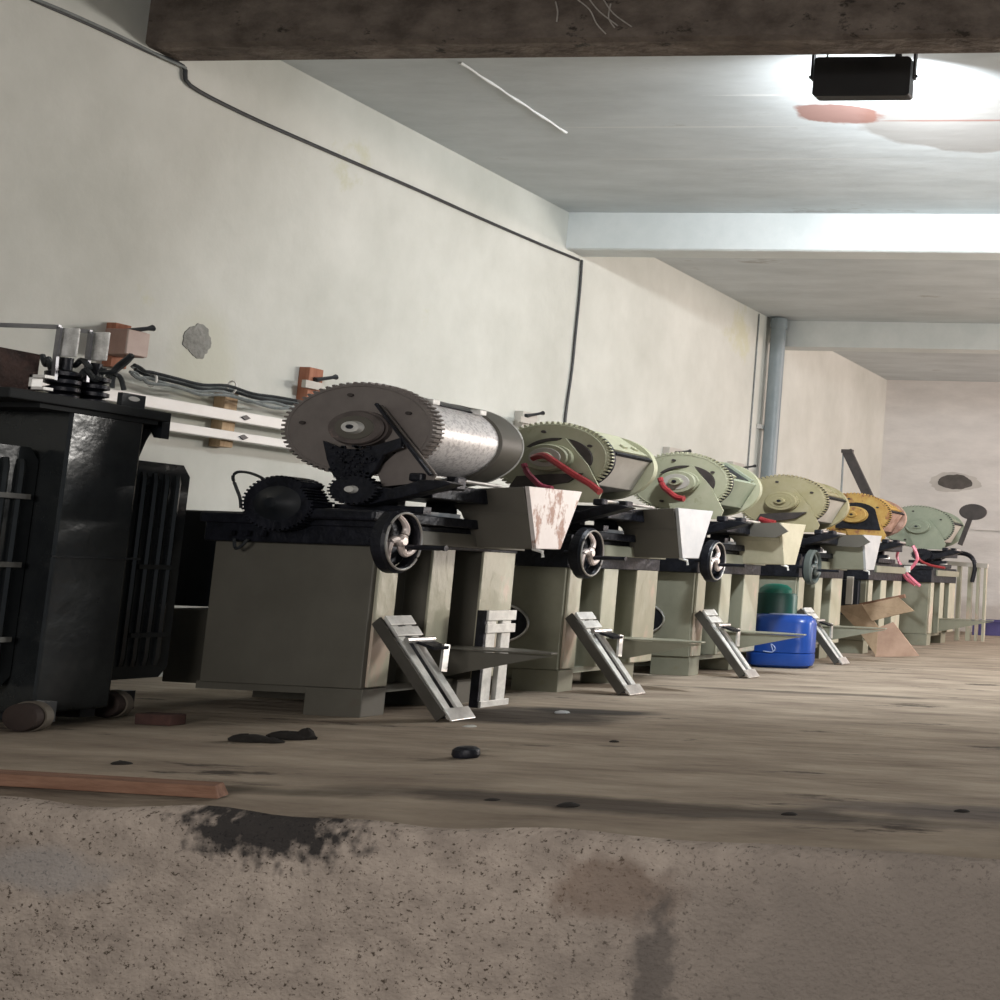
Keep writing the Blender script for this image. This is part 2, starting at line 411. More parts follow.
# ---------------- wall fittings ----------------
# pipe
pipe = thing('drain_pipe', (WX+.125, 11.17, 0), 'grey plastic drain pipe running up the wall at the second beam', 'pipe')
obj('pipe_body', MB().latheZ(WX+.125, 11.17, [(0, .062), (3.13, .062), (3.41, .062)], ax=1.3), pvc, pipe, smooth=True)
for z in (1.1, 3.30): obj('pipe_collar', MB().latheZ(WX+.125, 11.17, [(z, .07), (z+.1, .07)], ax=1.3), pvc, pipe, smooth=True)
obj('pipe_clip', MB().box(WX+.004, WX+.05, 11.08, 11.26, 2.2, 2.24), dull_steel, pipe)
tag(obj('wire', MB().tube([(WX+.01, 10.95, .05), (WX+.01, 10.95, 3.4)], .008, 6), grey_cable), 'thin grey wire running up the wall just left of the grey drain pipe', 'wire')
# long cable clipped high on the wall
pl = [(20, -8), (35, 0), (90, 24), (150, 52), (183, 66), (190, 85), (240, 112), (300, 139), (360, 165), (420, 191), (480, 218), (540, 244), (579, 260)]
pts = [at(x, y, X=WX+.014) for x, y in pl]
tag(obj('wall_cable', MB().tube(smooth_path(pts, 4), .0105, 6, sx=.8), cable_m), 'black cable clipped along the wall, sloping under the ceiling to the white beam', 'cable')
pl = [(582, 260), (580, 290), (576, 330), (572, 370), (567, 405), (565, 424), (563, 450)]
pts = [at(x, y, X=WX+.014) for x, y in pl]
tag(obj('wall_cable', MB().tube(smooth_path(pts, 4), .011, 6, sx=.8), cable_m), 'dark cable hanging straight down the wall from the end of the white beam', 'cable')
pl = [(0, -14), (60, 9), (120, 36), (160, 56), (186, 68)]
pts = [at(x, y, X=WX+.03) for x, y in pl]
tag(obj('wall_cable', MB().tube(smooth_path(pts, 4), .007, 6), grey_cable), 'grey cable running beside the black one, left of the dark beam end', 'cable')

# bar pair carried on wooden blocks
def rail(z0, z1, ya, yb, label):
    t = thing('wall_bar', (WX+.1, ya, z0), label, 'bar', 'white bars on the wall')
    obj('bar', MB().box(WX+.07, WX+.12, ya, yb, z0, z1), rail_m, t, bevel=.004)
    for y in (5.36, 6.0, 6.7):
        if y < yb-.1:
            zc = (z0+z1)/2
            obj('bolt', MB().prismX([(y-.025, zc), (y, zc-.014), (y+.025, zc), (y, zc+.014)], WX+.119, WX+.128), black_paint, t)
    return t
rail(1.345, 1.405, 4.2, 7.1, 'upper white flat bar on the wall behind the transformer, with black bolts')
rail(1.245, 1.292, 4.75, 7.1, 'lower white flat bar on the wall, below and parallel to the upper one')
def wall_block(x0, y0, x1, y1, m, label, peg=None, name='wooden_block'):
    a = at(x0, y1, X=WX+.03); b = at(x1, y0, X=WX+.03)
    t = thing(name, (WX, a.y, a.z), label, 'block', 'wooden blocks on the wall')
    obj('block', MB().box(WX, WX+.068, a.y, b.y, a.z, b.z), m, t, bevel=.004)
    if peg:
        p = at(peg[0], peg[1], X=WX+.08); q = at(peg[2], peg[3], X=WX+.08)
        obj('clamp_peg', MB().tube([p, p.lerp(q, .3), p.lerp(q, .85), q], [.017, .011, .010, .017], 8), black_paint, t, smooth=True)
        pb = at(peg[0]-4, peg[1]+2, X=WX+.05)
        obj('peg_base', MB().box(WX+.0681, WX+.095, p.y-.07, p.y+.04, p.z-.055, p.z-.012), drum_pale, t)
    return t
wall_block(213, 390, 233, 446, wood_m, 'tall raw wooden block on the wall holding both white bars')
wall_block(299, 370, 318, 412, redwood, 'red brown wooden block on the wall above the dark toothed wheel', (315, 380, 336, 377))
wall_block(516, 414, 533, 440, drum_pale, 'pale block with black peg on the wall above the second machine', (526, 416, 543, 413))
wall_block(664, 450, 680, 470, drum_pale, 'pale block with black peg on the wall above the third machine', (676, 453, 690, 451))
wall_block(728, 464, 741, 484, drum_pale, 'small pale block with black peg on the wall near the grey pipe', (737, 469, 755, 466))
# brown switch box on a red brown board
t = thing('switch_box', (WX, 4.8, 1.5), 'brown switch box with black lever on a red brown board above the transformer', 'switch box')
a = at(105, 366, X=WX+.02); b = at(126, 326, X=WX+.02)
obj('board', MB().box(WX, WX+.05, a.y, b.y, a.z, b.z), redwood, t)
a = at(115, 354, X=WX+.12); b = at(139, 333, X=WX+.12)
bx = obj('box', MB().box(WX+.05, WX+.17, a.y, b.y, a.z, b.z), brown_box, t, bevel=.005)
obj('lid', MB().box(WX+.17, WX+.18, a.y-.002, b.y+.002, a.z+.004, b.z-.004), mat('box_lid', (.42, .32, .28), (.5, .4, .36), rough=.6), t, bevel=.003)
p = at(127, 331, X=WX+.14); q = at(153, 328, X=WX+.14)
obj('lever', MB().tube([p, p.lerp(q, .8), q], [.012, .010, .016], 8), black_paint, t, smooth=True)
pts = [at(x, y, X=WX+.12) for x, y in ((133, 354), (126, 362), (117, 369), (108, 377))]
obj('cable_tail', MB().tube(smooth_path(pts, 4), .013, 6), cable_m, t)
# bundle of cables along the wall
bl = [(132, 366), (138, 370), (143, 373), (150, 374), (175, 381), (200, 386), (225, 388), (250, 395), (275, 399), (300, 404), (330, 410)]
offs = [(0, 0), (3, 3.5), (-2, 6.5), (2, -2.5), (0, 9.5)]
for k, (ox, oy) in enumerate(offs):
    pts = [at(x+ox, y+oy*(.5+.5*math.sin(i*1.3+k)**2), X=WX+.095+.020*k) for i, (x, y) in enumerate(bl)]
    tag(obj('bundled_cable', MB().tube(smooth_path(pts, 4), .0085, 6), cable_m if k % 2 else grey_cable),
        ['second from the top of the cables bundled along the wall, grey', 'middle cable of the bundle along the wall, black', 'grey cable second from the bottom of the wall bundle', 'topmost black cable of the bundle along the wall right of the switch box', 'lowest grey cable sagging under the bundle along the wall'][k], 'cable', 'cables bundled on the wall')
for k, x in enumerate((152, 232)):
    p = at(x, 380+4*k*1.8, X=WX+.13)
    tag(obj('cable_tie', MB().tube([(p.x+.025*math.cos(a), p.y, p.z+.034*math.sin(a)) for a in [i*PI/6 for i in range(12)]], .005, 5, closed=True), rail_m),
        ['white tie round the cable bundle just right of the switch box', 'white tie round the cable bundle at the raw wooden block'][k], 'cable tie')
pts = [at(x, y, X=WX+.14) for x, y in ((112, 388), (113, 378), (117, 375), (121, 379), (124, 390))]
tag(obj('loop_cable', MB().tube(smooth_path(pts, 5), .010, 6), cable_m), 'black cable looping down behind the transformer lid under the bundle', 'cable')
pts = [at(x, y, Y=4.2) for x, y in ((241, 508), (240, 498), (236, 487), (233, 477), (238, 472), (250, 473), (262, 478), (268, 484))]
tag(obj('loop_cable', MB().tube(smooth_path(pts, 5), .006, 6), cable_m), 'thin black wire arching over the black toothed motor wheel', 'cable')

# ---------------- floodlight ----------------
t = thing('floodlight', (-2.28, 5.15, 3.05), 'black rectangular floodlight hanging behind the dark beam', 'floodlight')
lx0, lx1, lz0, lz1 = -2.532, -2.026, 3.056, 3.262
def rrect(x0, x1, z0, z1, r, k=5, ax=1.5):
    P = []
    for cx, cz, a0 in ((x1-r*ax, z1-r, 0), (x0+r*ax, z1-r, PI/2), (x0+r*ax, z0+r, PI), (x1-r*ax, z0+r, 1.5*PI)):
        for i in range(k+1):
            a = a0+PI/2*i/k; P.append((cx+r*ax*math.cos(a), cz+r*math.sin(a)))
    return P
obj('housing', MB().prismY(rrect(lx0, lx1, lz0, lz1, .016), 5.15, 5.205), lamp_m, t)
hb = MB()
for i in range(9):
    x = lx0+.08+i*.043
    hb.box(x, x+.006, 5.135, 5.155, lz0+.025, lz1-.025)
gl = bpy.data.materials.new('lamp_glow'); gl.use_nodes = True
gb = gl.node_tree.nodes['Principled BSDF']; gb.inputs['Emission Color'].default_value = (1, 1, 1, 1); gb.inputs['Emission Strength'].default_value = 4
MATS['lamp_glow'] = gl
obj('lens', MB().box(lx0+.03, lx1-.03, 5.205, 5.21, lz0+.02, lz1-.02), gl, t)
yb = MB()
for s in (lx0-.02, lx1+.008): yb.box(s, s+.012, 5.16, 5.185, 3.15, 3.30)
yb.box(lx0-.02, lx1+.02, 5.16, 5.185, 3.30, 3.312)
yb.box(-2.30, -2.26, 4.9, 5.185, 3.31, 3.322)
obj('bracket', yb, lamp_m, t)
for s in (lx0-.03, lx1+.018): obj('bracket_screw', MB().latheX(5.17, 3.165, [(s, .008), (s+.014, .008)], 10), lamp_m, t)
w = smooth_path([(-2.47, 5.16, 3.255), (-2.44, 5.12, 3.30), (-2.36, 5.06, 3.305), (-2.27, 5.02, 3.29), (-2.18, 5.0, 3.265)], 5)
obj('wire', MB().tube(w, .005, 6), cable_m, t)
obj('cable_gland', MB().latheZ(-2.10, 5.17, [(3.255, .014), (3.285, .011)], 12), lamp_m, t)
L = area('floodlight_beam', (-2.28, 5.24, 3.16), (-3.1, 9.5, .9), .46, .17, 150, (.93, .97, 1))
L.data.spread = math.radians(158)

# ---------------- transformer ----------------
lid_m = mat('matt_black', (.004, .005, .006), (.008, .010, .012), rough=.75)
strap_m = mat('dark_galvanised', (.07, .07, .065), (.13, .13, .12), rough=.5, scale=20)
T = thing('transformer', (-4.9, 3.64, 0), 'large black oil transformer with finned radiators standing at the left edge', 'transformer')
obj('tank', MB().box(-5.6, -4.4, 3.51, 3.76, .05, 1.13), black_gloss, T, bevel=.008)
obj('tank_seam', MB().box(-4.399, -4.392, 3.5, 3.80, .60, .607), black_paint, T)
obj('lid', MB().box(-5.7, -4.37, 3.29, 3.83, 1.135, 1.17), lid_m, T, bevel=.004)
obj('lid_flange', MB().box(-5.68, -4.39, 3.40, 3.80, 1.118, 1.135), lid_m, T)
for (ya, yb_, s) in ((3.20, 3.505, -1), (3.77, 4.045, 1)):
    rd = obj('radiator', MB().box(-5.5, -4.52, (ya+yb_)/2-.02, (ya+yb_)/2+.02, .22, .27).box(-5.5, -4.52, (ya+yb_)/2-.02, (ya+yb_)/2+.02, .9, .94), black_paint, T)
    for k in range(11):
        x = -4.50-.085*k
        fin = MB()
        P = [(y, z) for y, z in [(ya, .18), (ya+.03, .14), (yb_-.03, .14), (yb_, .18), (yb_, .94), (yb_-.03, .985), (ya+.03, .985), (ya, .94)]]
        fin.prismX(P, x-.018, x)
        nfl = 5
        for q in range(nfl):
            yy = ya+.03+(yb_-ya-.06)*(q+.5)/nfl
            fin.tube([(x, yy, .19), (x+.006, yy, .22), (x+.006, yy, .91), (x, yy, .94)], .011, 6)
        obj('radiator_fin', fin, black_gloss, rd, smooth=True)
    for z in ((.80, .56, .30) if s < 0 else (.565, .30)):
        obj('steel_strap' if s < 0 else 'strap', MB().box(-4.50+.006, -4.474, ya+.03 if s < 0 else ya+.10, yb_-.03, z, z+.018), strap_m if s < 0 else black_gloss, rd)
# curved gusset behind the lid
g0 = [at(x, y, Y=3.9) for x, y in ((140, 415), (181, 422), (179, 441), (172, 440), (168, 431), (163, 432), (157, 442), (150, 458), (128, 458), (128, 418))]
obj('gusset', MB().prismY([(p.x, p.z) for p in g0], 3.83, 3.86), black_paint, T)
lug = MB()
c = at(134, 399, X=-4.42)
rg = []
for i in range(16):
    a = 2*PI*i/16
    rg.append((c.y+.02*math.cos(a), c.z+.009*math.sin(a)))
lug.prismX([(c.y-.042, 1.168), (c.y+.042, 1.168), (c.y+.042, c.z+.018), (c.y-.042, c.z+.018)], -4.44, -4.42)
obj('lifting_lug', lug, black_paint, T)
obj('lug_eye', MB().prismX(rg, -4.441, -4.418), rail_m, T)
# things on the lid
a = at(0, 395, X=-4.8); b = at(42, 395, X=-4.8)
obj('terminal_box', MB().box(-5.15, -4.8, 3.42, 3.70, 1.17, 1.365), rust_m, T, bevel=.006)
for k, (px, sp) in enumerate((((62), 1), ((92), 1))):
    p = at(px, 385, X=-4.8)
    prof = [(1.17, .045), (1.20, .045)]
    z = 1.20
    for q in range(4): prof += [(z, .026), (z+.008, .045), (z+.022, .045), (z+.03, .026)]; z += .03
    prof += [(z, .02), (z+.05, .02)]
    bu = obj('bushing', MB().latheZ(p.x, p.y, prof, 20, ax=1.4), black_oil, T, smooth=True)
    tp = [(76, 328, 361), (106, 332, 365)][k]
    xs = [(60, 77), (92, 107)][k]
    q0 = at(xs[0], tp[1], Y=p.y-.03); q1 = at(xs[1], tp[2]-4, Y=p.y-.03)
    obj('terminal_clamp', MB().box(q0.x, q1.x, p.y-.036, p.y-.028, q1.z, q0.z), foil, bu, bevel=.004)
    e = [(0, 325), (60, 327), (56, 355), (54, 380)] if k == 0 else [(76, 330), (91, 332), (88, 356), (86, 382)]
    pts = [at(x, y, Y=p.y-.05) for x, y in e]
    if k == 0: pts = [at(-60, 322, Y=p.y-.05)]+pts
    bb = MB()
    for u, v in zip(pts, pts[1:]): bb.bar(u, v, .016, .010)
    obj('busbar', bb, mat('dark_steel_bar2', (.22, .22, .24), (.34, .34, .36), rough=.4, metal=.6), T)
# small white clamp and wires between the bushings
q = at(43, 383, Y=3.40)
cb = MB().box(q.x-.03, q.x+.03, 3.38, 3.41, q.z+.016, q.z+.026).box(q.x-.03, q.x+.03, 3.38, 3.41, q.z-.026, q.z-.016).box(q.x-.03, q.x-.018, 3.38, 3.41, q.z-.026, q.z+.026)
obj('white_clamp', cb, rail_m, T)
for k, pth in enumerate([[(42, 355), (46, 365), (48, 358), (52, 372)], [(66, 360), (74, 366), (82, 360), (90, 368)], [(68, 372), (78, 378), (86, 370), (96, 380), (104, 368)], [(100, 372), (112, 372), (118, 366), (132, 355)]]):
    pts = [at(x, y, Y=3.82) for x, y in pth]
    obj('terminal_wire', MB().tube(smooth_path(pts, 5), .010, 6), cable_m, T)
for wx, wy, Y in ((18, 718, 3.42), (101, 711, 3.80)):
    p = at(wx, wy, Y=Y)
    wh = obj('wheel', MB().latheY(p.x, .052, [(Y, .040), (Y+.004, .046), (Y+.025, .048), (Y+.03, .046)], 32, ax=1.45), mat('wheel_rust', (.03, .02, .018), (.045, .03, .025), rough=.8), T, smooth=True)
    obj('wheel_rim', MB().latheY(p.x, .052, [(Y+.028, .052), (Y+.050, .052)], 32, ax=1.45), mat('worn_rim', (.10, .085, .07), (.16, .14, .11), rough=.7), wh, smooth=True)
    obj('axle_bracket', MB().box(p.x-.05, p.x+.03, Y+.045, Y+.09, .03, .1), black_paint, T)
obj('skid_beam', MB().box(-5.5, -4.42, 3.55, 3.6, .02, .06), black_paint, T)
obj('skid_beam', MB().box(-5.5, -4.42, 3.68, 3.73, .02, .06), black_paint, T)

# ---------------- machines ----------------
GX = -3.93
def gear_mesh(mb, cx, cz, R, y0, y1, nt, depth, ax=1.79, hole=None):
    pts = []
    for i in range(nt):
        for fr, rr in ((0, R-depth), (.34, R-depth), (.44, R), (.82, R), (.92, R-depth)):
            a = 2*PI*(i+fr)/nt
            pts.append((cx+ax*rr*math.cos(a), cz+rr*math.sin(a)))
    return mb.prismY(pts, y0, y1)

def px(lst, Y): return [(p.x, p.z) for p in (at(x, y, Y=Y) for x, y in lst)]

def machine(dy, label, gm, body, drum, trough_m, plate, wheelm=None, spokem=None, near=False, shelf=True, gearscale=1., gz=1.205, slots=True, belt=False, hexph=.22, darkplate=False, holes=True, trough=True, wheel=True, jack=True, brackets=False, apron=False):
    R = thing('drum_machine', (-4.1, 4.15+dy, 0), label, 'machine', 'drum machines in a row along the wall')
    M = lambda: MB(dy)
    GZ = 1.178 if near else gz
    # body: front face and stepped side with three flanges
    side = [(-4.465, 4.15), (-3.752, 4.15), (-3.742, 4.24), (-3.85, 4.26), (-3.85, 4.43), (-3.735, 4.435), (-3.735, 4.54), (-3.87, 4.56), (-3.87, 4.72), (-3.735, 4.725), (-3.735, 4.91), (-4.465, 4.91)]
    obj('body', M().prismZ(side, .115, .69), body, R, bevel=.003)
    obj('base_skirt', M().box(-4.5, -3.80, 4.17, 4.88, .085, .115), body, R)
    for y0, y1 in ((4.42, 4.545), (4.715, 4.92)):
        obj('post', M().box(-3.734, -3.722, y0, y1, .12, .725), post_m, R, bevel=.003)
    obj('corner_flange', M().box(-3.749, -3.735, 4.165, 4.26, .12, .68), post_m if not near else post_m, R, bevel=.003)
    for x0, x1, y0, y1 in ((-3.997, -3.745, 4.155, 4.27), (-3.997, -3.78, 4.70, 4.85), (-4.45, -4.25, 4.70, 4.85)):
        obj('foot_block', M().box(x0, x1, y0, y1, 0, .113), body, R, bevel=.003)
    if near:
        obj('side_housing', M().box(-4.78, -4.52, 4.28, 4.6, .09, .40), body, R, bevel=.004)
        obj('motor_box', M().box(-4.82, -4.50, 4.30, 4.62, .41, .82), black_paint, R, bevel=.006)
        obj('skid', M().box(-4.7, -3.8, 4.62, 4.66, .0, .07), body, R)
    else:
        # round dark hatch on the front panel with a bright rim
        h = holes and obj('hatch', M().latheY(-4.09, .34, [(4.146, .092), (4.151, .092)], 36, ax=1.7), black_oil, R)
        if holes: obj('hatch_rim', M().tube([(-4.09+1.7*.096*math.cos(i*PI/18), 4.146, .34+.096*math.sin(i*PI/18)) for i in range(36)], .006, 6, closed=True), steel, h)
    # bed
    bedm = black_oil
    obj('bed', M().box(-4.49, -3.72, 4.12, 4.93, .69 if near else .635, .79), bedm, R, bevel=.006)
    obj('bed_lip', M().box(-4.50, -3.705, 4.105, 4.125, .765, .805), bedm, R, bevel=.003)
    obj('bed_rail', M().box(-4.20, -3.76, 4.108, 4.13, .807, .817), dull_steel, R)
    obj('side_channel', M().box(-3.72, -3.70, 4.24, 4.95, .705, .765), body, R, bevel=.003)
    for q in range(3): obj('bed_bolt', M().box(-4.36+.07*q, -4.335+.07*q, 4.09, 4.105, .715, .735), bedm, R)
    obj('slide_plate', M().box(-3.80, -3.68, 4.22, 4.62, .79, .83), bedm, R, bevel=.004)
    for q in range(4):
        obj('slide_guide', M().bar((-3.79+.02*q, 4.28+.06*q, .838), (-3.70, 4.34+.06*q, .838), .012, .02, up=(0, 0, 1)), steel, R)
    # big toothed wheel
    y0 = 4.20
    Rg = .192*(1.025 if near else gearscale)
    g = gear_mesh(M(), GX, GZ, Rg, y0, y0+(.045 if near else .022), 66, .010 if near else .013)
    g = obj('toothed_wheel', g, gm, R)
    if not near: obj('tooth_gap_shade', M().latheY(GX, GZ, [(y0+.024, Rg-.004), (y0+.045, Rg-.004)], 56), black_oil, g)  # black disc added to darken the shaded gaps between the teeth
    for k in range(5):
        a = .5+2*PI*k/5
        cx = GX+1.79*Rg*.72*math.cos(a); cz = GZ+Rg*.72*math.sin(a)
        obj('bolt', M().latheY(cx, cz, [(y0-.008, .0075), (y0+.002, .0075)], 12), pole_m, g)
    obj('pitch_ring', M().tube([(GX+1.79*(Rg-.018)*math.cos(i*PI/24), y0-.001, GZ+(Rg-.018)*math.sin(i*PI/24)) for i in range(48)], .0022, 4, closed=True), gm, g)
    # hub: stepped rings
    hx, hz = GX+(.048 if near else .02), GZ-.006
    hubm = hub_near if near else gm
    yh = y0-.03
    hub = obj('hub', M().latheY(hx, hz, [(yh-.040, .066), (yh-.032, .070), (yh-.030, .060), (yh-.022, .060), (yh-.020, .074), (yh+.032, .074)], 44), hubm, R, smooth=True)
    obj('hub_groove', M().latheY(hx, hz, [(yh-.043, .048), (yh-.039, .050)], 36), (trough_near if near else drum_pale if gm is gear_green else gm), hub)
    obj('hub_ring', M().latheY(hx, hz, [(yh-.062, .022), (yh-.042, .027)], 28), (dull_steel if near else gm), hub, smooth=True, label='pale bearing ring' if near else None)
    obj('shaft_end', M().latheY(hx, hz, [(yh-.066, .009), (yh-.06, .009)], 16), black_oil, hub)
    # guard plate and chain
    sh = (0 if near else 0)
    arcp = lambda a, k=1.: (hx+.02+.200*k*math.cos(math.radians(a)), hz+.112*k*math.sin(math.radians(a)))
    if near: gp = px([(374, 405), (377, 404), (432, 474), (427, 481), (378, 486), (372, 470), (392, 452), (372, 432)], 4.15)
    else: gp = [arcp(74), arcp(-16), (hx+.30, hz-.17), (hx+.28, hz-.225), (hx-.02, hz-.225), (hx-.08, hz-.10), arcp(150, .8)]
    obj('guard_plate', M().prismY(gp, 4.172, 4.180), gm, R)
    e0 = at(377, 404, Y=4.15); e1 = at(431, 475, Y=4.15)
    if near: obj('guard_edge', M().bar((e0.x, 4.147, e0.z), (e1.x, 4.147, e1.z), .010, .014), black_oil if near else gm, R)
    if near:
        ch = MB(); cp = px([(326, 441), (345, 449), (365, 450), (404, 438), (404, 448), (386, 455), (378, 470), (371, 478), (337, 478), (330, 460)], 4.15)
        ch.prismY(cp, 4.135, 4.150)
        rnd = random.Random(3)
        for q in range(70):
            qx, qy = rnd.uniform(332, 376), rnd.uniform(446, 474)
            c = at(qx, qy, Y=4.14)
            ch.box(c.x-.008, c.x+.008, 4.128, 4.136, c.z-.004, c.z+.004)
        obj('drive_chain', ch, black_oil, R)
    else:
        if slots: obj('slot', M().prismY([arcp(a) for a in range(72, -17, -8)], 4.184, 4.1985), pole_m, R)
        if slots: obj('slot', M().prismY([arcp(a, .98) for a in range(84, 150, 8)]+[arcp(a, .86) for a in range(146, 86, -8)], 4.184, 4.1985), pole_m, R)
        cp = [(hx-.16, hz-.10), (hx+.02, hz-.085), (hx+.20, hz-.075), (hx+.12, hz-.125), (hx-.06, hz-.155), (hx-.20, hz-.165)]
        if belt: obj('belt_guard', M().prismY(cp, 4.150, 4.165), pole_m, R)
    if darkplate:
        obj('dark_panel', M().box(-4.12, -3.80, 4.10, 4.149, .33, .63), mat('navy_paint', (.008, .011, .02), (.014, .018, .03), rough=.5), R, bevel=.004)  # plain dark navy panel over part of the front
        for q in range(2): obj('hanging_strap', M().box(-4.02+.12*q, -3.96+.12*q, 4.08, 4.099, .42, .66), drum_pale, R, bevel=.004)
    if darkplate: obj('dark_plate', M().prismY([arcp(a, .97) for a in range(150, 20, -12)]+[(hx+.25, hz-.13), (hx-.16, hz-.12)], 4.164, 4.171), black_oil, R)
    # small sprocket and arm
    sp = obj('sprocket', gear_mesh(M(), -3.835, .915, .062, 4.10, 4.13, 26, .007), black_oil, R)
    obj('sprocket_hub', M().latheY(-3.835, .915, [(4.085, .012), (4.10, .016)], 16), dull_steel if near else black_oil, sp)
    ar = px([(368, 489), (374, 486), (395, 489), (425, 480), (447, 481), (456, 484), (440, 489), (405, 498), (372, 505), (352, 506)], 4.15)
    obj('tension_arm', M().prismY(ar, 4.13, 4.20), black_oil, R, bevel=.004)
    obj('cross_shaft', M().box(-4.0, -3.6, 4.2, 4.24, .83, .86), black_oil, R)
    if near:
        mt = MB(); ptsm = []
        _mc = at(277, 503, Y=4.06); cx, cz, rr = _mc.x, _mc.z, .112
        nt = 44
        for i in range(nt):
            for fr, q in ((0, .93), (.45, .93), (.5, 1), (.95, 1)):
                a = 2*PI*(i+fr)/nt
                r_ = rr*q
                if .2 < a < .8: r_ *= .86
                ptsm.append((cx+1.42*r_*math.cos(a), cz+r_*math.sin(a)))
        mt.prismY(ptsm, 4.06, 4.16)
        mw = obj('motor_wheel', mt, black_oil, R)
        obj('motor_hub', MB().latheY(cx, cz, [(4.03, .02), (4.05, .045), (4.06, .07)], 28, ax=1.5), black_paint, mw, smooth=True)
        obj('motor_base', MB().box(cx-.13, -3.70, 4.07, 4.2, .79, .835), black_oil, R, bevel=.01)
        obj('hanging_cable', MB().tube(smooth_path([(-4.33, 4.10, .70), (-4.32, 4.10, .66), (-4.29, 4.10, .675), (-4.27, 4.10, .70)], 5), .006, 6), cable_m, R)
    # drum
    if drum == 'round':
        d = obj('drum', M().latheY(GX, GZ-.005, [(4.27, .178), (4.60, .178)], 64), perf, R, smooth=True, label='bright perforated steel drum shell')
        obj('drum_end', M().latheY(GX, GZ-.005, [(4.60, .178), (4.605, .186), (4.735, .186), (4.742, .180)], 64), trough_near, R, smooth=True)
        obj('drum_end_rim', M().tube([(GX+1.79*.186*math.cos(i*PI/32), 4.738, GZ-.005+.186*math.sin(i*PI/32)) for i in range(64)], .004, 6, closed=True), dull_steel, R, smooth=True)
        hd = MB()
        pts = []
        for q in range(9):
            a = math.radians(48+5.5*q)
            pts.append((GX+1.79*.184*math.cos(a), GZ-.005+.184*math.sin(a)))
        inn = [(GX+1.79*.176*math.cos(math.radians(48+5.5*q)), GZ-.005+.176*math.sin(math.radians(48+5.5*q))) for q in range(9)][::-1]
        hd.prismY(pts+inn, 4.28, 4.60)
        obj('hatch', hd, black_oil, R)
        for yy in (4.30, 4.57):
            a = math.radians(47)
            obj('latch', M().box(GX+1.79*.184*math.cos(a)-.02, GX+1.79*.184*math.cos(a)+.03, yy-.02, yy+.02, GZ+.184*math.sin(a)-.012, GZ+.184*math.sin(a)+.01), foil, R, bevel=.003)
    else:
        dm = {'hex': drum_pale, 'hexwin': gear_grey, 'hexbrown': drum_brown, 'plain': drum_pale, 'grey': gear_grey}[drum]
        rot = hexph
        d = obj('drum', M().latheY(GX, GZ-.005, [(4.27, .168*gearscale), (4.60, .168*gearscale)], 6, ax=1.85, ph=rot), dm, R, bevel=.004)
        # upper right facet: frame, dark window and cover plate
        rd_ = .168*gearscale; v0 = Vector((GX+1.85*rd_*math.cos(rot), 0, GZ-.005+rd_*math.sin(rot))); v1 = Vector((GX+1.85*rd_*math.cos(rot+PI/3), 0, GZ-.005+rd_*math.sin(rot+PI/3)))
        nrm = Vector((.1455, 0, .155)).normalized()
        def facet(t0, t1, ya, yb, h0, h1):
            a = v0.lerp(v1, t0); b = v0.lerp(v1, t1)
            pts = [(p_.x+nrm.x*h, p_.z+nrm.z*h) for p_, h in ((a, h0), (b, h0), (b, h1), (a, h1))]
            return M().prismY(pts, ya, yb)
        if drum == 'hexwin':
            obj('drum_window', facet(.12, .9, 4.33, 4.53, .0002, .006), black_oil, R)
            obj('window_frame', facet(.05, .97, 4.53, 4.56, 0, .022), dm, R)
            obj('window_frame', facet(.05, .97, 4.29, 4.33, 0, .022), gm, R)
        else:
            obj('cover_slit', facet(-.02, .10, 4.28, 4.60, .001, .016), black_oil, R)
            obj('cover_plate', facet(.14, 1.0, 4.28, 4.60, .001, .022), gm, R)
            obj('clip', facet(.30, .42, 4.42, 4.45, .0225, .034), gm, R)
            obj('clip', facet(.30, .42, 4.52, 4.55, .0225, .034), gm, R)
        obj('drum_end', M().latheY(GX, GZ-.005, [(4.60, .184*gearscale), (4.635, .184*gearscale)], 56), gm if drum != 'hexbrown' else drum_brown, R, smooth=True)
        obj('drum_end_rim', M().latheY(GX, GZ-.005, [(4.637, .178), (4.66, .170)], 56), body, R, smooth=True)
    # shaft rod and bearing at drum foot
    obj('roller_rod', M().tube([(-3.60, 4.19, .985), (-3.60, 4.30, .985), (-3.60, 4.62, .985)], .009, 10), steel, R, smooth=True)
    obj('bearing', M().box(-3.66, -3.55, 4.30, 4.36, .94, .998), black_oil, R, bevel=.008)
    obj('bearing', M().box(-3.64, -3.58, 4.15, 4.19, .96, .995), black_oil, R, bevel=.008)
    obj('frame_beam', M().box(-3.95, -3.62, 4.26, 4.62, .90, .965), black_oil, R, bevel=.005)
    for yy in (4.27, 4.56): obj('frame_leg', M().box(-3.90, -3.78, yy, yy+.04, .79, .90), black_oil, R)
    # trough with bright end plate
    if trough:
        f = [(-3.89, .955), (-3.445, .983), (-3.425, .714), (-3.71, .709), (-3.755, .864)]
        b = [(-3.89, .955), (-3.445, .983), (-3.425, .714), (-3.71, .709), (-3.755, .864)]
        ym = {0: 4.56, 1: 4.56, 2: 4.64, 3: 4.64, 4: 4.59}
        yk = {0: 4.915, 1: 4.915, 2: 4.79, 3: 4.79, 4: 4.86}
        tr = M().poly3([[(x, ym[i], z) for i, (x, z) in enumerate(f)], [(x, yk[i], z) for i, (x, z) in enumerate(b)]])
        tro = obj('trough', tr, trough_m, R, bevel=.003)
        obj('fold_line', M().box(-3.75, -3.437, 4.590, 4.603, .862, .868), trough_m, tro)
        obj('end_plate', M().prismX([(4.555, .985), (4.918, .996), (4.80, .716), (4.638, .712)], -3.434, -3.414), plate, tro, bevel=.002)
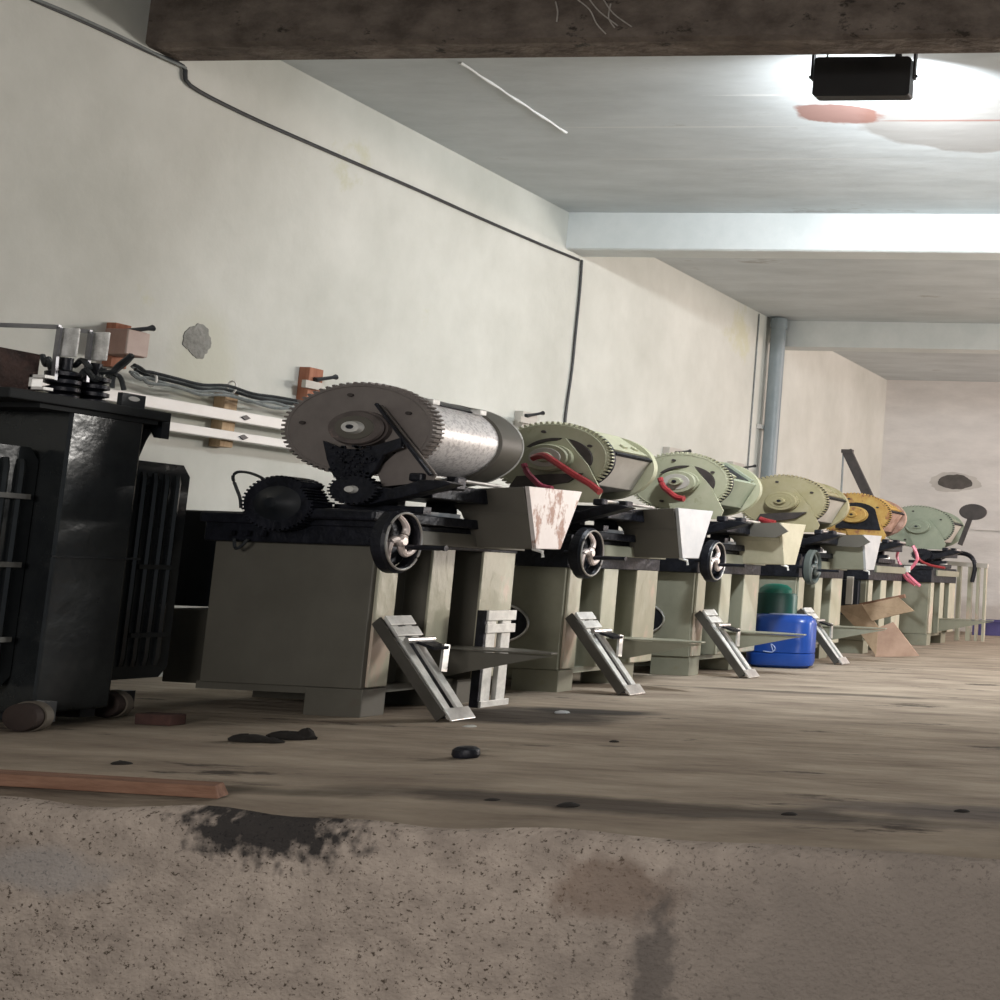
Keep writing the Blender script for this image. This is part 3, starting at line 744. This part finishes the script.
        obj('trough_lip', M().tube([(-3.44, 4.65, .712), (-3.40, 4.66, .70), (-3.395, 4.66, .675)], .008, 6), dull_steel, tro)
    if apron: obj('dark_apron', M().poly3([[(-3.90, 4.545, .895), (-3.44, 4.545, .885), (-3.36, 4.545, .93), (-3.43, 4.545, .985), (-3.90, 4.545, .960)], [(-3.90, 4.556, .895), (-3.44, 4.556, .885), (-3.36, 4.556, .93), (-3.43, 4.556, .985), (-3.90, 4.556, .960)]]), trough_near, R)
    # hand wheel
    if wheel:
        hy, hz2 = 4.085, .712
        tire = []
        for i in range(48):
            a = i*2*PI/48
            tire.append((-3.635, hy+.098*math.cos(a), hz2+.128*math.sin(a)))
        rim = M()
        bm_ = rim.bm; rings = []; RW = .94
        for i in range(48):
            a = i*2*PI/48
            ring = []
            for (xx, rr) in ((-3.625, .138), (-3.585, .136), (-3.572, .122), (-3.585, .112), (-3.625, .114)):
                ring.append((xx, hy+.77*rr*RW*math.cos(a), hz2+rr*RW*math.sin(a)))
            rings.append(ring)
        rim._closed(rings, 5)
        wm = wheelm or black_oil
        W = obj('hand_wheel', rim, wm, R, smooth=True)
        if not wheelm:
            obj('rim_ring', M().tube([(-3.571, hy+.77*.1135*math.cos(i*PI/24), hz2+.1135*math.sin(i*PI/24)) for i in range(48)], .0045, 6, closed=True), steel, W, smooth=True, label='bright worn edge of the rim')
        for k in range(3):
            a0 = math.radians(60+120*k)
            pth = [(-3.586, hy+.77*rr*math.cos(a0+a), hz2+rr*math.sin(a0+a)) for a, rr in ((0, .012), (-.15, .035), (.05, .060), (.45, .080), (.80, .104))]
            sp_ = smooth_path(pth, 4)
            obj('spoke', M().tube(sp_, [.0165-.0075*i/len(sp_) for i in range(len(sp_))], 8), spokem or pinkish, W, smooth=True)
        obj('wheel_hub', M().latheX(hy, hz2, [(-3.63, .022), (-3.575, .024), (-3.565, .016)], 18, ay=.8), spokem or pinkish, W, smooth=True)
        obj('spoke_gap_disc', M().latheX(hy, hz2, [(-3.645, .106), (-3.626, .106)], 36, ay=.77), black_oil, W)  # black disc added so the openings between the spokes look dark
        obj('wheel_shaft', M().latheX(hy, hz2, [(-3.72, .012), (-3.63, .012)], 12), black_oil, W)
        obj('handle', M().tube([(-3.585, 4.10, .690), (-3.55, 4.10, .690), (-3.42, 4.10, .690), (-3.40, 4.10, .690)], [.008, .011, .010, .012], 10), black_oil, W, smooth=True)
    # leaning steel support with two rails
    if jack:
        dv = Vector((-3.372+3.685, 0, -.40)); tt = dv.normalized(); nn = Vector((tt.z*-1, 0, tt.x)); nn = Vector((.79, 0, .61))
        A = Vector((-3.695, 0, .40)); B = Vector((-3.375, 0, .012))
        J = obj('leaning_support', M().bar(A+Vector((-.022, 4.155, -.01)), B+Vector((-.02, 4.155, .004)), .045, .008), strut_dark, R)
        obj('rail_gap_shade', M().bar(A+Vector((-.03, 4.22, -.012)), B+Vector((-.03, 4.22, .0)), .006, .12), black_oil, J)  # black sheet added to darken the gap between the two rails
        for yy in (4.185, 4.255):
            obj('support_rail', M().bar(A+Vector((0, yy, 0)), B+Vector((0, yy, 0)), .014, .034), dull_steel, J, bevel=.002)
        for u0, u1, hh in ((-.0, .09, .014), (.11, .20, .014), (.92, 1.04, .012)):
            p0 = A.lerp(B, u0)+nn*hh; p1 = A.lerp(B, u1)+nn*hh
            obj('support_plate', M().bar(p0+Vector((0, 4.22, 0)), p1+Vector((0, 4.22, 0)), .010, .13), steel if u0 > .5 else dull_steel, J, bevel=.002)
        # bracket standing on the rails
        p0 = A.lerp(B, .30)+nn*.02; p1 = A.lerp(B, .46)+nn*.02
        obj('support_bracket', M().bar(p0+Vector((.0, 4.25, .012)), p1+Vector((.03, 4.25, .05)), .012, .08), black_oil, J)
        obj('support_bolt', M().tube([p0+Vector((0, 4.16, .02)), p0+Vector((0, 4.30, .02))], .012, 10), steel, J, smooth=True)
        obj('support_tab', M().bar(A.lerp(B, .42)+Vector((.045, 4.29, .06)), A.lerp(B, .60)+Vector((.0, 4.27, .02)), .012, .03), steel, J)
    if near or brackets:
        K = obj('upright_support', M().box(-3.64, -3.60, 4.605, 4.615, .0, .43), black_oil, R)
        for y0_, y1_ in ((4.62, 4.675), (4.715, 4.77)):
            obj('support_rail', M().box(-3.625, -3.60, y0_, y1_, .02, .43), dull_steel, K, bevel=.002)
        for z0_, z1_ in ((.385, .43), (.33, .37), (0, .03)):
            obj('support_plate', M().box(-3.60, -3.588, 4.61, 4.785, z0_, z1_), dull_steel, K, bevel=.002)
    if shelf:
        S = obj('shelf', M().prismY([(-3.72, .262), (-3.30, .258), (-3.15, .254), (-3.235, .240), (-3.64, .150), (-3.72, .135)], 4.44, 4.452), body, R)
        obj('shelf_top', M().prismZ([(-3.735, 4.43), (-3.15, 4.43), (-3.15, 4.47), (-3.40, 4.60), (-3.735, 4.62)], .262, .270), body, S, bevel=.002)
    return R

machine(0, 'nearest machine, dark toothed wheel and round shiny steel drum, beside the black transformer', gear_shaded, body_shaded, 'round', trough_near, rusty_plate, near=True)
machine(1.18, 'second machine from the front, pale green toothed wheel with a red hose over its hub', gear_green, body_green, 'hex', trough_near, white_plate, belt=True)
machine(2.39, 'third machine from the front, pale green toothed wheel, just before the blue drum', gear_green, body_green, 'hexwin', mat('beige_trough', (.40, .38, .27), (.50, .47, .35), rough=.5, c3=(.30, .22, .15), c3lo=.6), MATS['beige_trough'], apron=True)
dark_wheel = mat('grey_green_wheel', (.07, .085, .08), (.11, .13, .12), rough=.45)
machine(3.78, 'fourth machine with a yellow green toothed wheel, directly behind the blue drum', gear_yellow, body_green, 'hex', body_green, white_plate, apron=True, slots=False, belt=True, gearscale=1.06, holes=False, wheelm=dark_wheel, spokem=dark_wheel)
M5 = machine(5.12, 'fifth machine with an orange yellow toothed wheel, behind the cardboard', gear_orange, body_green, 'hexbrown', body_green, white_plate, wheel=False, trough=False, holes=False, jack=False, shelf=False, slots=False, darkplate=True)
machine(6.75, 'farthest machine with a grey green toothed wheel, near the far wall', gear_grey, body_green, 'plain', body_green, white_plate, gearscale=1.13, holes=False, trough=False, wheel=False, jack=False, slots=False)

# ---------------- hoses ----------------
def hose(pl, Y, r, m, name, label, Y2=None):
    n_ = len(pl)
    pts = [at(x, y, Y=Y+((Y2-Y)*i/(n_-1) if Y2 else 0)) for i, (x, y) in enumerate(pl)]
    return tag(obj(name, MB().tube(smooth_path(pts, 6), r, 8), m, smooth=True), label, 'hose')
hose([(533, 458), (538, 456), (545, 456), (555, 462), (567, 470), (578, 477), (590, 484), (600, 492)], 5.20, .017, hose_m, 'red_hose', 'thick red hose arching over the hub of the second machine', 5.12)
hose([(524, 464), (527, 472), (533, 479), (541, 486), (552, 489)], 5.19, .015, mat('dark_red_hose', (.22, .02, .05), (.3, .05, .08), rough=.35), 'dark_red_hose', 'dark red hose curving down left of the second machine hub')
hose([(660, 478), (663, 486), (668, 491), (676, 497), (684, 499)], 6.42, .018, hose_m, 'red_hose', 'short red hose hanging at the hub of the third machine')
hose([(760, 519), (766, 521), (775, 523)], 7.75, .02, hose_m, 'red_hose', 'small red hose end at the fourth machine, above its trough')
hose([(913, 546), (916, 552), (917, 560), (911, 568), (906, 572), (912, 579), (920, 586)], 10.14, .016, pink_hose, 'pink_hose', 'pink hose looping down between the fifth and farthest machines')
hose([(900, 548), (897, 556), (901, 566), (905, 577), (915, 585)], 10.2, .014, pink_hose, 'pink_hose', 'thinner pink hose left of the looping one between the last machines')
hose([(914, 550), (920, 560), (930, 565), (945, 568)], 10.17, .012, hose_m, 'red_hose', 'thin red hose running right from the pink loop at the farthest machine')
q = at(907, 569, Y=10.10)
tag(obj('hose_tag', MB().box(q.x-.03, q.x+.03, 10.09, 10.11, q.z-.03, q.z+.03), rail_m), 'small white tag on the pink hose loop', 'tag')

# ---------------- things between machines ----------------
def rrz(x0, x1, y0, y1, r, z):
    P = []
    for cx, cy, a0 in ((x1-r*1.4, y1-r, 0), (x0+r*1.4, y1-r, PI/2), (x0+r*1.4, y0+r, PI), (x1-r*1.4, y0+r, 1.5*PI)):
        for i in range(7):
            a = a0+PI/2*i/6; P.append((cx+r*1.4*math.cos(a), cy+r*math.sin(a), z))
    return P
t = thing('blue_drum', (-3.6, 7.5, 0), 'squat blue plastic drum on the floor between the third and fourth machines', 'drum')
rings = []
for z, k in ((0, .035), (.02, .008), (.05, 0), (.10, .0), (.105, .006), (.11, 0), (.31, 0), (.345, .010), (.368, .035)):
    rings.append(rrz(-3.86+k, -3.39-k, 7.40+k, 7.61-k, .085, z))
obj('drum_body', MB().poly3(rings), blue_m, t, smooth=True)
obj('drum_lid', MB().poly3([rrz(-3.72, -3.46, 7.45, 7.57, .05, .366), rrz(-3.72, -3.46, 7.45, 7.57, .05, .374)]), mat('pale_lid', (.25, .33, .55), (.35, .42, .6), rough=.4), t)
lg = [at(x, y, Y=7.395) for x, y in ((763, 651), (772, 652), (775, 648), (771, 644), (773, 651))]
obj('white_mark', MB().tube(smooth_path([(p.x, 7.397, p.z) for p in lg], 4), .0035, 5), mat('white_print', (.4, .5, .8), (.5, .6, .85)), t)
t = thing('green_drum', (-3.80, 7.72, 0), 'dark green plastic drum with domed lid standing behind the blue drum', 'drum')
obj('drum_body', MB().latheZ(-3.80, 7.72, [(0, .08), (.02, .09), (.49, .09), (.515, .084)], 36, ax=1.83), green_pl, t, smooth=True)
obj('drum_lid', MB().latheZ(-3.80, 7.72, [(.512, .066), (.54, .066), (.553, .060), (.573, .045), (.582, .020)], 36, ax=1.83), mat('green_lid', (.004, .10, .07), (.01, .14, .1), rough=.4), t, smooth=True)
# cardboard
def sheet(mb, pts3, th=.012, nrm=(0, 1, 0)):
    v = Vector(nrm)*th
    mb.poly3([[Vector(p) for p in pts3], [Vector(p)+v for p in pts3]]); return mb
A_ = lambda x, y, Y: at(x, y, Y=Y)
t = thing('cardboard_sheet', (-3.6, 9.0, 0), 'creased brown cardboard leaning in front of the fifth machine', 'cardboard')
P = [A_(875, 657, 8.95), A_(919, 656, 9.0), A_(893, 622, 9.10), A_(877, 628, 9.06)]
obj('lower_panel', sheet(MB(), P), card_pink, t)
P = [A_(876, 656, 8.95), A_(878, 627, 9.06), A_(862, 604, 9.12), A_(852, 605, 9.25), A_(860, 634, 9.1)]
obj('side_panel', sheet(MB(), [P[0], P[1], P[2], A_(835, 606, 9.12), A_(858, 630, 9.04)]), card_m, t)
P = [A_(872, 621, 9.06), A_(862, 605, 9.1), A_(898, 597, 9.17), A_(914, 611, 9.16), A_(895, 615, 9.1)]
obj('upper_flap', sheet(MB(), P), card_m, t)
tag(obj('wood_plank', MB().bar(A_(860, 605, 9.2), A_(905, 596, 9.2), .03, .03), plank_m), 'dark wooden stick behind the top edge of the cardboard', 'stick')
# steel bar leaning above, attached to the fifth machine
p0 = A_(847, 451, 9.84); p1 = A_(872, 504, 9.84)
lv = obj('leaning_bar', MB().bar(p0, p1, .09, .03), pole_m, M5, bevel=.003, label='dark flat steel bar standing up at a slant')
p0 = A_(843.5, 451, 9.86); p1 = A_(841, 497, 9.86)
obj('thin_rod', MB().tube([p0, p1], .010, 8), grey_cable, lv)
obj('end_cap', MB().box(A_(842, 451, 9.84).x, A_(853, 451, 9.84).x, 9.82, 9.86, A_(845, 453, 9.84).z, A_(845, 449.5, 9.84).z), pole_m, lv)
# paddle
t = thing('round_paddle', (-3.7, 11.0, 1.0), 'dark round disc on a short stem rising from the farthest machine', 'paddle')
c = A_(973, 512, 11.0)
obj('disc', MB().latheY(c.x, c.z, [(10.99, .082), (11.02, .082)], 36, ax=1.75), pole_m, t, smooth=True)
obj('stem', MB().bar(A_(970, 519, 11.0), A_(960, 545, 11.0), .05, .02), pole_m, t)
# last frame posts by the far wall
t = thing('steel_frame', (-3.7, 12.0, 0), 'narrow post frame with crossbar past the farthest machine, against the far wall', 'frame')
for x, w_ in ((957, 4.5), (968, 5), (976, 3), (983, 3)):
    a = A_(x, 636, 12.2); b = A_(x+3, 566, 12.2)
    obj('post', MB().bar((a.x, 12.2, 0), (b.x, 12.2, b.z), .04*w_/4, .05), post_m, t)
a = A_(945, 563, 12.18); b = A_(988, 566, 12.18)
obj('crossbar', MB().bar(a, b, .05, .05), drum_pale, t)
pts = [A_(x, y, 12.17) for x, y in ((934, 562), (945, 556), (958, 553), (970, 556), (975, 566), (972, 582))]
obj('bent_pipe', MB().tube(smooth_path(pts, 5), .026, 8), black_oil, t, smooth=True)
t = thing('violet_crate', (-3.9, 13.8, 0), 'violet plastic crate on the floor by the far wall at the right edge', 'crate')
cr = MB().box(-4.12, -3.50, 13.7, 13.72, 0, .19).box(-4.12, -3.50, 14.1, 14.12, 0, .19).box(-4.12, -4.09, 13.72, 14.1, 0, .19).box(-3.53, -3.50, 13.72, 14.1, 0, .19).box(-4.09, -3.53, 13.72, 14.1, 0, .02)
obj('crate_body', cr, purple_m, t)
obj('crate_rim', MB().box(-4.15, -3.47, 13.68, 13.70, .17, .19), purple_m, t)

# ---------------- floor bits ----------------
pk = MB().poly3([[(-5.2, 2.645, .0), (-5.2, 2.70, .0), (-5.2, 2.70, .034), (-5.2, 2.645, .034)], [(-2.765, 2.655, .0), (-2.79, 2.71, .0), (-2.81, 2.71, .032), (-2.775, 2.655, .032)]])
tag(obj('wooden_plank', pk, plank_m, bevel=.003), 'reddish wooden plank lying along the floor edge at the lower left', 'plank')
p = at(130, 727, Z=0)
tag(obj('brick', MB().box(-4.245, -4.10, 3.72, 3.78, 0, .04), brick_m, bevel=.004), 'dark red brick on the floor beside the transformer wheel', 'brick')
# rag: two lumps joined
def lump(cx, cy, rx, ry, h, seed, n=18):
    rings = []
    for z, k in ((0, 1), (.3, 1.02), (.7, .8), (.95, .45), (1, .1)):
        ring = []
        for i in range(n):
            a = 2*PI*i/n; w_ = 1+.3*noise.noise(Vector((math.cos(a)*1.6, math.sin(a)*1.6, seed)))
            ring.append((cx+rx*k*w_*math.cos(a), cy+ry*k*w_*math.sin(a), h*z*(1+.3*noise.noise(Vector((a, seed, 1))))))
        rings.append(ring)
    return rings
p = at(250, 741, Z=0); q = at(287, 739, Z=0)
rg = MB().poly3(lump(p.x, p.y, .075, .03, .022, 1)).poly3(lump(p.x+.07, p.y+.0, .05, .02, .014, 4)).poly3(lump(q.x, q.y+.01, .085, .028, .026, 2)).poly3(lump(q.x+.05, q.y+.02, .035, .02, .036, 6))
tag(obj('rag', rg, rag_m, smooth=True), 'crumpled dark rag on the floor in front of the nearest machine', 'rag')
p = at(461, 758, Z=0)
t = thing('black_cup', (p.x, p.y, 0), 'small black round plastic cup lying on the floor in the foreground', 'cup')
obj('cup_body', MB().latheZ(p.x, p.y+.02, [(0, .030), (.010, .034), (.026, .032), (.034, .022)], 24, ax=1.3), black_oil, t, smooth=True)
for k, (x, y, s, m, lb) in enumerate([(562, 713, .022, white_plate, 'small white scrap on the dark stain by the second machine'),
        (121, 764, .018, rag_m, 'small dark crumb on the floor below the transformer'),
        (568, 806, .018, rag_m, 'dark pebble near the broken floor edge, below the middle of the picture'),
        (492, 801, .014, rag_m, 'tiny dark pebble just left of the larger one at the floor edge'),
        (470, 727, .016, dull_steel, 'small metal flake at the foot of the nearest leaning support'),
        (442, 711, .018, dull_steel, 'pale metal scrap under the shelf of the nearest machine'),
        (962, 812, .014, rag_m, 'tiny dark pebble at the right edge of the floor'),
        (790, 815, .014, rag_m, 'dark crumb on the floor edge, right of the middle'),
        (614, 742, .012, rag_m, 'tiny dark crumb on the open floor in front of the second machine')]):
    p = at(x, y, Z=0)
    tag(obj('floor_scrap', MB().poly3(lump(p.x, p.y, s*1.6, s, s*.5, k+10, 10)), m, smooth=True), lb, 'debris')
